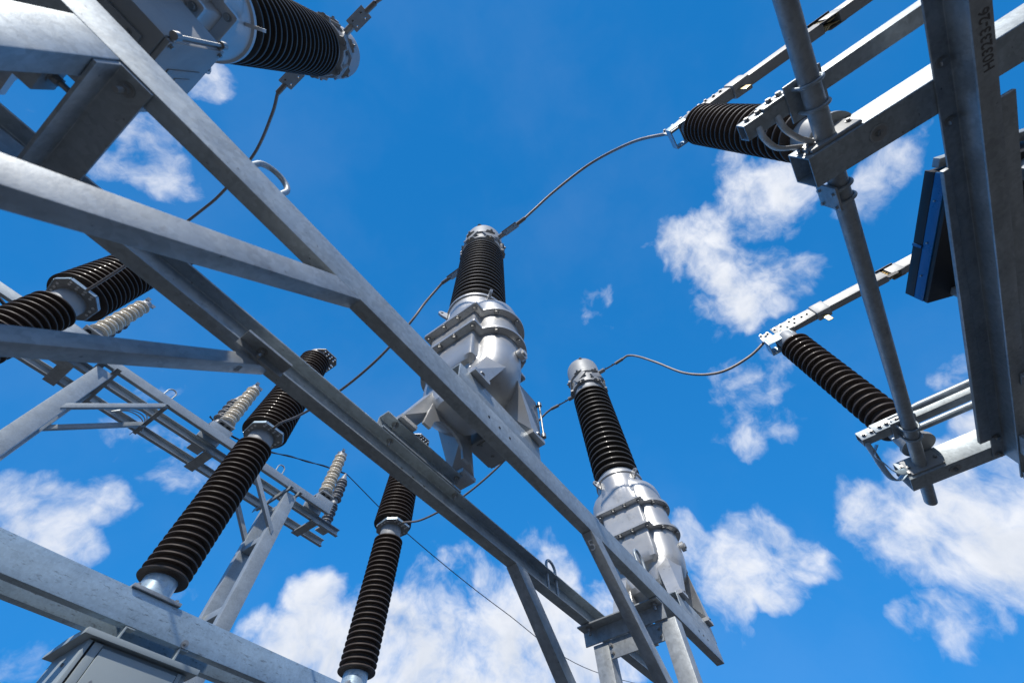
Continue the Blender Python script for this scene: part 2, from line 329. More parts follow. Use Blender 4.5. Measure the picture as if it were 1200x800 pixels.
# ================================================================== steel gantry that carries the current transformers
GL = (0.9, 0.9, -1.55)
g = thing('steel_gantry', 'large galvanised gantry of two long channel beams with chalk-marked knee braces under the silver transformers', 'gantry', GL)
AY0, AY1, BYW, BYL, ZB, ZT = 0.660, 0.712, 1.131, 1.074, 1.200, 1.324
bm = bmesh.new(); uchan(bm, 'X', -2.2, 3.30, AY0, AY1, ZB, ZT, 0.006, 0.009); part('beam', bm, GALV, g, GL, bevel=0.0045, label='long channel beam with its flat back towards the open yard')
bm = bmesh.new(); uchan(bm, 'X', -2.2, 3.30, BYW, BYL, ZB, ZT, 0.006, 0.008); part('beam', bm, GALV, g, GL, bevel=0.0045, label='long channel beam with its open side showing')
def hollow(bm, out, inn, axis, a, b):
    def P(p, t): return {'X': (t, p[0], p[1]), 'Y': (p[0], t, p[1]), 'Z': (p[0], p[1], t)}[axis]
    rr = [[bm.verts.new(P(p, t)) for p in pl] for pl, t in ((out, a), (out, b), (inn, b), (inn, a))]
    skin(bm, rr + [rr[0]], cap=False)
def rect(x0, x1, y0, y1): return [(x0, y0), (x1, y0), (x1, y1), (x0, y1)]
# legs, cross angles and tie plates at both ends
for s, xv in ((1, 2.378), (-1, -0.572)):
    for y0, y1 in (((0.625, 0.715), (1.025, 1.115)) if s > 0 else ((0.6595, 0.722), (1.030, 1.130))):
        a, b, zt = (0.012, 0.10, 1.121) if s > 0 else (0.010, 0.115, 1.1985)
        bm = bmesh.new(); box(bm, min(xv + s * a, xv + s * b), max(xv + s * a, xv + s * b), y0, y1, -1.50, zt)
        part('leg', bm, GALVW if s > 0 else GALV, g, GL, bevel=0.004)
        bm = bmesh.new(); box(bm, xv + s * 0.056 - 0.12, xv + s * 0.056 + 0.12, (y0 + y1) / 2 - 0.12, (y0 + y1) / 2 + 0.12, -1.53, -1.501); part('base_plate', bm, GALV, g, GL)
    bm = bmesh.new()
    if s > 0: prism(bm, [(xv - 0.072, 1.191), (xv, 1.191), (xv, 1.122), (xv + 0.009, 1.122), (xv + 0.009, 1.199), (xv - 0.072, 1.199)], 'Y', 0.664, 1.155)
    else: prism(bm, [(xv + 0.075, 1.191), (xv, 1.191), (xv, 1.122), (xv - 0.009, 1.122), (xv - 0.009, 1.199), (xv + 0.075, 1.199)], 'Y', 0.664, 1.155)
    part('cross_angle', bm, GALVW, g, GL, bevel=0.002)
    if s > 0:
        bm = bmesh.new(); box(bm, min(xv + s * .014, xv + s * .024), max(xv + s * .014, xv + s * .024), 0.7165, 1.0235, 1.035, 1.1215); part('tie_plate', bm, GALVW, g, GL, bevel=0.002)
    for y in (0.70, 1.10): bolt(g, (xv - s * 0.035, y, 1.1905), (0, 0, -1), 0.0125, 'stud', GL)
bm = bmesh.new(); obox(bm, (-0.66, 0.775, 1.135), (0.04, 0, 0), (0, 0.045, 0), (0, 0, 0.03)); part('tie_bracket', bm, GALVW, g, GL, bevel=0.003); bolt(g, (-0.6195, 0.775, 1.135), (1, 0, 0), 0.012, 'stud', GL)
# knee braces
def brace(xt, s, y0, y1, run, name='knee_brace', w=0.10, lab=None):
    bm = bmesh.new(); z = ZB - 0.0015
    prism(bm, [(xt, z), (xt + s * w, z), (xt + s * (run + w), z - run), (xt + s * (run + w), z - run - w)], 'Y', y0, y1)
    return part(name, bm, GALVW, g, GL, bevel=0.003, label=lab)
brace(1.612, 1, 0.659, 0.711, 0.673, lab='knee brace with a chalk numeral 5'); brace(1.600, 1, 1.072, 1.132, 0.685, lab='knee brace with a chalk numeral 6')
brace(0.180, -1, 0.659, 0.711, 0.654); brace(0.180, -1, 1.072, 1.132, 0.654, w=0.062, lab='knee brace with a chalk numeral 8')
bm = bmesh.new(); box(bm, 0.045, 0.215, 1.060, 1.0735, 1.165, 1.200); obox(bm, (0.13, 1.045, 1.194), (0.085, 0, 0), (0, 0.028, 0), (0, 0, 0.0045)); part('gusset_plate', bm, GALVW, g, GL)
bolt(g, (0.12, 1.045, 1.189), (0, 0, -1), 0.011, 'stud', GL)
for x in (2.05, -0.30):
    for y, w in ((0.686, 1), (1.102, 1)): pass
for x, y in ((1.70, 0.6855), (0.10, 0.6856)):
    bm = bmesh.new(); obox(bm, (x, y, 1.2145), (0.05, 0, 0), (0, 0.018, 0), (0, 0, 0.005)); part('gusset_plate', bm, GALVW, g, GL, bevel=0.001)
for yl in ((0.625, 0.715), (1.025, 1.115)):
    for z in (1.06, 1.095): bolt(g, (2.389, (yl[0] + yl[1]) / 2 + (0.06 if yl[0] < 1 else -0.06), z), (-1, 0, 0), 0.008, 'head', GL)
q = 0.70711
def chalk(s, p, right, up, size, m=CHALK, root=None, off=GL): return text(s, p, right, up, size, m, root or g, 'chalk_mark', off)
e = 0.0012
chalk('5', (1.668 - e, 0.704, 1.142 - e), (0, -1, 0), (-q, 0, q), 0.066)
chalk('G', (1.652 - e, 1.122, 1.148 - e), (0, -1, 0), (-q, 0, q), 0.05, CHALKF)
chalk('8', (0.100 + e, 1.118, 1.1195 - e), (q, 0, q), (0, -1, 0), 0.042, CHALKF)
chalk('9', (0.235, 0.707, ZB - e), (0, -1, 0), (-1, 0, 0), 0.036, CHALKF)
chalk('x', (0.165, 0.700, ZB - 0.014 - e), (0, -1, 0), (-q, 0, q), 0.03, CHALKF)
# raised mounting channels under the feet of each transformer
CTX = (-1.11, 0.975, 3.07); CTY = 0.89
for xc in (-1.12, 0.94, 3.05):
    bm = bmesh.new(); uchan(bm, 'X', xc - 0.29, xc + 0.285, 0.6635, 0.715, 1.3245, 1.424, 0.006, 0.008); part('mounting_channel', bm, GALV, g, GL, bevel=0.002)
    bm = bmesh.new(); uchan(bm, 'X', xc - 0.285, xc + 0.225, 1.127, 1.070, 1.3245, 1.424, 0.006, 0.008); part('mounting_channel', bm, GALV, g, GL, bevel=0.002)
    for dx in (-0.213, 0.213):
        bolt(g, (xc + dx, 1.098, 1.3155), (0, 0, -1), 0.010, 'stud', GL); bolt(g, (xc + dx, 1.096, 1.4155), (0, 0, -1), 0.011, 'stud', GL)
        bolt(g, (xc + dx, 0.690, 1.4155), (0, 0, -1), 0.011, 'stud', GL)
    for dx in (-0.10, -0.03, 0.04):
        for yy, dd in ((AY0 - 0.0015, -1), (1.1235, -1)):
            bm = bmesh.new(); cyl(bm, (xc + dx, yy, 1.262), (xc + dx, yy + 0.001, 1.262), 0.006, 14); part('bolt_hole', bm, SEAM, g, GL)
# lifting loops
def loop(xc, y, z0, zt, r=0.05, rt=0.0085):
    pts = [(xc - r, y, z0)] + [(xc - r * math.cos(k * PI / 12), y, zt - r + r * math.sin(k * PI / 12)) for k in range(13)] + [(xc + r, y, z0)]
    bm = bmesh.new(); tube(bm, pts, rt, 12); part('lifting_loop', bm, GALV, g, GL)
loop(-0.245, 0.690, 1.300, 1.452, 0.052, 0.0095); loop(2.30, 0.690, 1.30, 1.462); loop(1.985, 1.100, 1.225, 1.405, 0.045, 0.008); loop(-0.42, 1.10, 1.225, 1.41, 0.045, 0.008)

# ================================================================== current transformers
def outl(z, R, c=0.0, bx=0.0, by=0.0, n=240, p=46, R0=0.0):
    """plan of the cast tank: two round lobes at +-c along Y and a flat-faced box between them"""
    pts = []
    for i in range(n):
        a = 2 * PI * (i + .5) / n; dx, dy = math.cos(a), math.sin(a); d = abs(dy) * c
        r = d + math.sqrt(max(0, d * d - c * c + R * R))
        if bx > 0: r = max(r, ((abs(dx) / bx) ** p + (abs(dy) / by) ** p) ** (-1 / p))
        r = max(r, R0)
        pts.append((r * dx, r * dy, z))
    return pts
def loft(bm, secs): skin(bm, [[bm.verts.new(p) for p in s] for s in secs])
HB = 1.4245
def make_ct(loc, label, group):
    r = thing('current_transformer', label, 'transformer', loc, group); O = (0, 0, HB)
    bm = bmesh.new()
    loft(bm, [outl(1.565, .03), outl(1.567, .065), outl(1.575, .10, .02), outl(1.592, .128, .05), outl(1.622, .143, .08), outl(1.662, .150, .105), outl(1.705, .152, .122), outl(1.728, .151, .13, .160, .12), outl(1.738, .150, .134, .184, .140, p=12), outl(1.758, .150, .138, .196, .156, p=20), outl(1.80, .149, .144, .202, .162), outl(1.9645, .147, .150, .204, .164)])
    part('tank', bm, CAST, r, O, smooth=24)
    for z0, z1 in ((1.965, 1.993), (2.190, 2.220)):
        bm = bmesh.new(); A = (.180, .156, .244, .202); B = (.174, .156, .238, .196)
        loft(bm, [outl(z0, *B), outl(z0 + .005, *A), outl(z1 - .005, *A), outl(z1, *B)])
        part('tank_flange', bm, CAST, r, O, smooth=40)
    bm = bmesh.new(); loft(bm, [outl(1.9935, .153, .151, .208, .168), outl(2.01, .148, .151, .204, .164), outl(2.1895, .148, .151, .204, .164)]); part('coil_housing', bm, CAST, r, O, smooth=24)
    bm = bmesh.new(); loft(bm, [outl(2.2205, .166, .150, .212, .172, R0=.205), outl(2.234, .156, .150, .202, .163, R0=.200), outl(2.30, .155, .149, .200, .158, p=20, R0=.200), outl(2.36, .154, .146, .198, .145, p=10, R0=.200), outl(2.40, .152, .139, .190, .115, p=6, R0=.200), outl(2.435, .149, .122, R0=.200), outl(2.465, .144, .098, R0=.200), outl(2.49, .14, .065, R0=.200), outl(2.505, .13, .03, R0=.200), outl(2.545, .10, R0=.200), outl(2.552, .10, R0=.211), outl(2.575, .10, R0=.211), outl(2.58, .10, R0=.195), outl(2.595, .10, R0=.192)])
    part('neck', bm, CAST, r, O, smooth=24)
    bm = bmesh.new(); lathe(bm, [(.10, 2.5955), (.178, 2.5955), (.176, 2.630), (.166, 2.637), (.10, 2.637)]); part('lower_collar', bm, CEMENT, r, O)
    bm = bmesh.new(); lathe(bm, sheds(2.6375, 3.88, 18, .158, .156, .207, .205), seg=64); part('insulator', bm, BLACKP, r, O, smooth=30)
    bm = bmesh.new(); lathe(bm, [(.09, 3.8805), (.166, 3.8805), (.170, 3.89), (.170, 3.965), (.09, 3.965)]); part('upper_collar', bm, CEMENT, r, O)
    # head: lobed clamp ring and domed cap
    bm = bmesh.new(); n = 96
    def lob(z, a, b): return [((a + b * (1 if math.cos(6 * (2 * PI * i / n)) > 0.1 else 0)) * math.cos(2 * PI * i / n), (a + b * (1 if math.cos(6 * (2 * PI * i / n)) > 0.1 else 0)) * math.sin(2 * PI * i / n), z) for i in range(n)]
    loft(bm, [lob(3.9655, .190, .022), lob(3.971, .196, .025), lob(3.992, .196, .025), lob(4.0, .184, .006), lob(4.148, .182, .006), lob(4.156, .200, .022), lob(4.185, .200, .022)])
    part('head_ring', bm, CAP, r, O, smooth=30)
    for k in range(6):
        a = k * PI / 3; bolt(r, (.206 * math.cos(a), .206 * math.sin(a), 3.965), (0, 0, -1), .0145, 'head', O); bolt(r, (.2225 * math.cos(a), .2225 * math.sin(a), 4.170), (math.cos(a), math.sin(a), 0), .011, 'head', O)
        bm = bmesh.new(); a0, a1 = (k - .30) * PI / 3, (k + .34) * PI / 3                    # zigzag webs between the two rows of bolts
        P = [V((.203 * math.cos(a), .203 * math.sin(a), z)) for a, z in ((a0, 4.025), (a1, 4.122))]
        mid = (P[0] + P[1]) / 2; d = (P[1] - P[0]) / 2; nn = V((mid.x, mid.y, 0)).normalized(); w = d.cross(nn).normalized()
        obox(bm, mid + nn * .004, d, w * .036, nn * .011); part('clamp_bar', bm, ALU, r, O, bevel=.002)
    bm = bmesh.new(); lathe(bm, [(.190, 4.1855), (.197, 4.194), (.197, 4.39), (.191, 4.43), (.176, 4.462), (.148, 4.484), (.11, 4.496), (.05, 4.502), (0, 4.503)], seg=56); cp = part('dome_cap', bm, CAP, r, O)
    bm = bmesh.new(); d = V((-.80, -.35, .48)).normalized(); cyl(bm, V((0, 0, 4.34)) + d * .185, V((0, 0, 4.34)) + d * .218, .024, 18); cyl(bm, V((0, 0, 4.34)) + d * .2185, V((0, 0, 4.34)) + d * .228, .013, 6); part('filler_plug', bm, ALU, cp, O)
    for s in (-1, 1):                                                   # flat terminals towards the disconnector and the breaker
        zt = 4.215 if s < 0 else 4.05
        bm = bmesh.new(); cyl(bm, (0, s * .18, zt), (0, s * .275, zt), .026, 20); part('terminal_stud', bm, ZINC, r, O)
        holes = [(-.045, -.030, .0085), (.045, -.030, .0085), (-.045, .030, .0085), (.045, .030, .0085)]
        pl = holed(rect(-.085, .085, -.058, .058), holes, .014, (.0, s * .350, zt - .004), (0, s, 0), (.62, 0, .78), 'terminal_pad', TINNED, r, O)
        bm = bmesh.new(); cyl(bm, (.0, s * .425, zt - .004), (.0, s * .53, zt + .004), .019, 16); part('cable_lug', bm, TINNED, pl, O)
        for hx, hy, _ in holes[:2]: bolt(pl, (hy * .62, s * (.350 + hx), zt + hy * .78), (-.78, 0, .62), .010, 'head', O)
    bm = bmesh.new(); cyl(bm, (.03, -.297, 1.86), (.03, -.325, 1.86), .034, 24); cyl(bm, (.03, -.3255, 1.86), (.03, -.335, 1.86), .020, 6); part('drain_plug', bm, CAST, r, O)
    # feet: four cast lugs, ribbed
    for sx in (-1, 1):
        for sy in (-1, 1):
            bm = bmesh.new(); fx, fy = sx * .213, sy * .206
            pts = [(fx + a * .048, fy + b * .045, z) for a in (-1, 1) for b in (-1, 1) for z in (HB + .0008, HB + .020)]
            box(bm, fx - .05, fx + .05, fy - .048, fy + .048, HB + .0005, HB + .022)
            part_ = [(fx + sx * .040, fy + sy * .040, HB + .0225), (fx - sx * .045, fy + sy * .040, HB + .0225), (fx + sx * .040, fy - sy * .045, HB + .0225), (sx * .150, sy * .12, 1.69), (sx * .05, sy * .262, 1.69), (sx * .125, sy * .205, 1.76), (sx * .09, sy * .12, 1.60)]
            vs = [bm.verts.new(p) for p in part_]; bmesh.ops.convex_hull(bm, input=vs)
            part('foot', bm, CAST, r, O, smooth=20)
            bolt(r, (fx, fy + sy * .038, HB + .0225), (0, 0, 1), .011, 'head', O)
    # arched rib between the two rear feet
    bm = bmesh.new(); arch = [(-.165, HB + .025), (-.118, HB + .025)] + [(-.112 * math.cos(k * PI / 10), 1.475 + .085 * math.sin(k * PI / 10)) for k in range(11)] + [(.118, HB + .025), (.165, HB + .025), (.12, 1.69), (-.12, 1.69)]
    prism(bm, arch, 'Y', .120, .134); part('foot_rib', bm, CAST, r, O, smooth=20)
    # bolts round the two flanges, heads down
    for z in (1.964, 2.189):
        for k in range(14):
            a = 2 * PI * (k + .5) / 14; c, s_ = math.cos(a), math.sin(a); d = abs(s_) * .152
            rr = max(d + math.sqrt(max(0, d * d - .152 ** 2 + .166 ** 2)), ((abs(c) / .226) ** 14 + (abs(s_) / .186) ** 14) ** (-1 / 14))
            bolt(r, (rr * c, rr * s_, z), (0, 0, -1), .0115, 'head', O)
    # lifting ears on the neck
    for a in (2.5, -0.65, 0.95, -2.1):
        c, s = math.cos(a), math.sin(a); out = [(.0, -.045), (.042, -.018)] + [(.040 + .024 * math.cos(t), .014 + .024 * math.sin(t)) for t in (-.6, 0, .6, 1.2, 1.8, 2.4)] + [(.0, .03)]
        holed(out, [(.040, .014, .011)], .016, (.205 * c, .205 * s, 2.525), (c, s, 0), (0, 0, 1), 'lifting_ear', CAST, r, O)
    # secondary terminal box on the side
    bm = bmesh.new(); box(bm, .185, .375, -.175, .165, 1.60, 1.91); bx = part('terminal_box', bm, ALU, r, O, bevel=.005)
    bm = bmesh.new(); box(bm, .3755, .392, -.170, .160, 1.605, 1.905); cv = part('cover', bm, ALU, bx, O, bevel=.004)
    bm = bmesh.new(); box(bm, .3925, .396, -.06, .09, 1.69, 1.715); box(bm, .3925, .396, -.06, -.04, 1.7155, 1.86); box(bm, .3925, .3945, -.02, .09, 1.76, 1.84); part('raised_mark', bm, ALU, bx, O, bevel=.001)
    bm = bmesh.new(); cyl(bm, (.384, -.190, 1.63), (.384, -.190, 1.88), .0055, 12); cyl(bm, (.384, -.190, 1.615), (.384, -.190, 1.64), .013, 12); cyl(bm, (.384, -.190, 1.87), (.384, -.190, 1.895), .013, 12)
    for z in (1.627, 1.882): cyl(bm, (.384, -.190, z), (.384, -.170, z), .008, 12)
    part('hinge_rod', bm, ZINC, bx, O)
    bm = bmesh.new(); box(bm, .20, .34, -.12, .11, 1.590, 1.5995); bp = part('gland_plate', bm, ALU, bx, O, bevel=.001)
    for x, y in ((.21, -.10), (.31, -.10), (.21, .09), (.31, .09)): bolt(bx, (x, y, 1.5895), (0, 0, -1), .007, 'head', O)
    for y in (-.155, .145):
        for z in (1.62, 1.885): bolt(bx, (.3925, y, z), (1, 0, 0), .007, 'head', O)
    bm = bmesh.new(); cyl(bm, (.0, -.06, 1.82), (.184, -.06, 1.82), .05, 24); part('conduit', bm, CAST, r, O)
    return r
CTG = 'current transformers in a row on the gantry'
ct = make_ct((CTX[1], CTY, HB), 'silver current transformer with black ribbed insulator, standing on the long beams between two knee braces', CTG)
dup(ct, (CTX[2], CTY, HB), 'silver current transformer standing over the gantry end with the slender double legs', CTG)
dup(ct, (CTX[0], CTY, HB), 'corner current transformer cut by the frame, seen over its square terminal box from below', CTG)

# ================================================================== circuit breaker
BY = 4.06; ZP = 1.792
bl = (1.05, BY, -1.55)
bf = thing('breaker_support', 'wide scratched steel beam of paired channels under the dark brown breaker columns', 'frame', bl)
bm = bmesh.new(); uchan(bm, 'X', -2.1, 4.3, 3.930, 4.005, 1.585, 1.790, 0.007, 0.012); part('beam', bm, GALVR, bf, bl, bevel=.004)
bm = bmesh.new(); uchan(bm, 'X', -2.1, 4.3, 4.165, 4.235, 1.585, 1.790, 0.007, 0.012); part('beam', bm, GALVR, bf, bl, bevel=.004)
for x in (-1.7, 3.9):
    bm = bmesh.new(); box(bm, x - .1, x + .1, 3.96, 4.20, -1.5, 1.5845); part('leg', bm, GALV, bf, bl, bevel=.005)
PG = 'circuit breaker columns on the scratched beam'
def make_pole(loc, label):
    r = thing('breaker_pole', label, 'insulator', loc, PG); O = (0, 0, ZP)
    bm = bmesh.new(); box(bm, -.185, .185, -.15, .17, ZP, ZP + .024); part('base_plate', bm, GALVW, r, O, bevel=.003)
    for x in (-.15, .15):
        for y in (-.12, .14): bolt(r, (x, y, ZP + .0245), (0, 0, 1), .014, 'head', O)
    bm = bmesh.new(); lathe(bm, [(.06, ZP + .0245), (.135, ZP + .0245), (.135, ZP + .045), (.122, ZP + .052), (.120, ZP + .165), (.06, ZP + .166)]); part('base_neck', bm, GALVR, r, O)
    bm = bmesh.new(); lathe(bm, sheds(ZP + .1665, 3.425, 25, .128, .125, .185, .180), seg=56); part('support_insulator', bm, BROWN, r, O, smooth=30)
    bm = bmesh.new(); lathe(bm, [(.06, 3.4255), (.126, 3.4255), (.130, 3.44), (.130, 3.60), (.165, 3.602), (.165, 3.625), (.06, 3.6255)]); part('middle_flange', bm, CAP, r, O)
    # hexagonal terminal plate clamped round the middle flange
    hexo = [(.11, -.20), (.19, -.09), (.17, .10), (.08, .20), (-.08, .20), (-.17, .10), (-.19, -.09), (-.11, -.20)]
    holes = [(x, y, .012) for x in (-.09, -.03, .03, .09) for y in (-.178, -.145)] + [(x, y, .012) for x in (-.155, .155) for y in (-.075, -.02, .035)]
    tp = holed(hexo, holes, .016, (0, -.01, 3.575), (1, 0, 0), (0, 1, .0), 'terminal_plate', ALU, r, O)
    bm = bmesh.new()
    for a, b in zip(hexo, hexo[1:] + hexo[:1]):
        A = V((a[0], a[1] - .01, 3.575)); B = V((b[0], b[1] - .01, 3.575)); d = (B - A) / 2; nn = V((d.y, -d.x, 0)).normalized()
        obox(bm, (A + B) / 2 + nn * .003, d * .97, nn * .004, (0, 0, .014))
    part('plate_rim', bm, GALVR, tp, O)
    for hx, hy, _ in holes:
        bm = bmesh.new(); lathe(bm, [(0, 3.5605), (.011, 3.5605), (.013, 3.5632), (.013, 3.5664)], hx, hy - .01, 12); part('screw', bm, SCREW, tp, O)
    bm = bmesh.new(); lathe(bm, sheds(3.626, 5.16, 27, .180, .140, .246, .200), seg=60); part('interrupter_insulator', bm, BROWN, r, O, smooth=30)
    bm = bmesh.new(); lathe(bm, [(.06, 5.1605), (.135, 5.1605), (.140, 5.18), (.140, 5.26), (.09, 5.285), (0, 5.29)]); part('top_cap', bm, CAP, r, O)
    h2 = [(-.10, -.12), (-.03, -.21), (.17, -.21), (.25, -.12), (.25, .10), (.14, .18), (-.10, .18)]
    holed(h2, [(x, y, .012) for x in (-.01, .05, .11, .17) for y in (-.18, -.14)] + [(x, y, .012) for x in (.20, .225) for y in (-.06, 0, .06)], .016, (0, 0, 5.235), (1, 0, 0), (0, 1, 0), 'top_terminal_plate', ALU, r, O)
    return r
pl = make_pole((1.07, BY, ZP), 'dark brown ribbed breaker column rising behind the grey control cabinet')
dup(pl, (3.12, BY, ZP), 'brown ribbed breaker column standing alone in front of the biggest white cloud')
dup(pl, (-1.0, BY, ZP), 'big brown ribbed breaker column cut by the picture edge behind two steel braces')

# control cabinet hung under the breaker frame
cl = (1.22, 4.2, 0.55)
cb = thing('control_cabinet', 'grey green steel control cabinet with an overhanging roof, hung under the scratched beam', 'cabinet', cl)
bm = bmesh.new(); box(bm, .880, 1.575, 3.975, 4.43, .55, 1.470); part('housing', bm, PAINT, cb, cl, bevel=.004)
bm = bmesh.new(); prism(bm, [(3.915, 1.470), (3.930, 1.4695), (3.930, 1.4715), (4.475, 1.4715), (4.475, 1.492), (4.2, 1.520), (3.915, 1.503)], 'X', .822, 1.622); part('roof', bm, PAINT, cb, cl, bevel=.002)
bm = bmesh.new(); box(bm, .905, .918, 3.966, 3.9745, .56, 1.462); part('seal', bm, SEAM, cb, cl)
bm = bmesh.new(); box(bm, .880, .9045, 3.958, 3.9745, .56, 1.464); part('frame_strip', bm, PAINT, cb, cl, bevel=.003)
bm = bmesh.new(); box(bm, .9185, .972, 3.952, 3.9745, .56, 1.458); part('frame_strip', bm, PAINT, cb, cl, bevel=.004)
bm = bmesh.new(); box(bm, .976, 1.500, 3.945, 3.9745, .57, 1.440); dr = part('door', bm, PAINT, cb, cl, bevel=.007)
bm = bmesh.new(); cyl(bm, (1.035, 3.9445, 1.27), (1.035, 3.938, 1.27), .009, 16); part('lock', bm, ZINC, dr, cl)
bm = bmesh.new(); box(bm, 1.504, 1.535, 3.952, 3.9745, .56, 1.458); part('frame_strip', bm, PAINT, cb, cl, bevel=.004)
for x in (1.02, 1.42):
    bm = bmesh.new(); obox(bm, (x, 3.962, 1.545), (.006, 0, 0), (0, .03, 0), (0, 0, .036)); obox(bm, (x + .03, 3.962, 1.578), (.032, 0, 0), (0, .03, 0), (0, 0, .004)); part('hanger_bracket', bm, PAINT, cb, cl, bevel=.002)
bolt(cb, (1.43, 3.929, 1.61), (0, -1, 0), .012, 'washer', cl)
for z in (1.20, 1.36): bolt(cb, (.8795, 4.12 + (1.36 - z) * .5, z), (-1, 0, 0), .009, 'head', cl)

# ================================================================== disconnector
DY = -1.05; ZR = 1.710
rl = (1.5, -1.36, -1.55)
rr = thing('disconnector_rail', 'heavy steel channel rail with a stencilled number, carrying the square disconnector beams', 'beam', rl)
bm = bmesh.new(); uchan(bm, 'X', -1.2, 3.22, -1.386, -1.324, 1.549, 1.7085, .006, .009); part('channel', bm, GALVW, rr, rl, bevel=.003)
bm = bmesh.new(); prism(bm, [(1.22, -1.3225), (3.02, -1.3225), (3.02, -1.262), (1.22, -1.298)], 'Z', 1.690, 1.7080); part('edge_strip', bm, GALVW, rr, rl, bevel=.002)
bm = bmesh.new(); box(bm, .98, 3.22, -1.440, -1.3875, 1.560, 1.575); part('edge_strip', bm, GALVW, rr, rl, bevel=.002)
text('H03233-26', (.862, -1.3735, 1.5482), (-1, 0, 0), (0, 1, 0), .043, INK, rr, 'stencilled_number', rl, bold=.0006)
bm = bmesh.new(); prism(bm, [(2.35, 1.500), (2.356, 1.500), (2.356, 1.540), (2.43, 1.540), (2.43, 1.548), (2.35, 1.548)], 'Y', -2.6, -1.36); part('cross_angle', bm, GALVW, rr, rl, bevel=.002)
bm = bmesh.new(); prism(bm, [(3.16, 1.500), (3.166, 1.500), (3.166, 1.540), (3.225, 1.540), (3.225, 1.548), (3.16, 1.548)], 'Y', -2.6, -1.33); part('cross_angle', bm, GALVW, rr, rl, bevel=.002)
for x in (-.9, 2.9):
    bm = bmesh.new(); box(bm, x - .07, x + .07, -2.1, -1.96, -1.5, 1.4985); part('leg', bm, GALV, rr, rl, bevel=.004)
    bm = bmesh.new(); box(bm, x - .08, x + .08, -2.6, -1.33, 1.4995, 1.5475); part('cross_arm', bm, GALV, rr, rl, bevel=.003)
bm = bmesh.new(); uchan(bm, 'X', -1.2, 3.22, -2.60, -2.54, 1.549, 1.7085, .006, .009); part('channel', bm, GALVW, rr, rl, bevel=.003)
for x in (.815, 1.04, 3.02, 3.19): bolt(rr, (x, -1.352, 1.6985), (0, 0, -1), .014, 'head', rl)
bm = bmesh.new(); cyl(bm, (.56, -1.345, 1.6985), (.56, -1.345, 1.6975), .009, 16); part('bolt_hole', bm, SEAM, rr, rl)

sh = bpy.data.objects  # shaft
bm = bmesh.new(); YP, ZQ, RP = -.990, 1.776, .0345
cyl(bm, (-.9, YP, ZQ), (3.56, YP, ZQ), RP, 40)
o = part('operating_shaft', bm, GALVW, None, (0, 0, 0)); tag(o, 'round galvanised steel pipe running through the ends of both square disconnector beams', 'pipe')

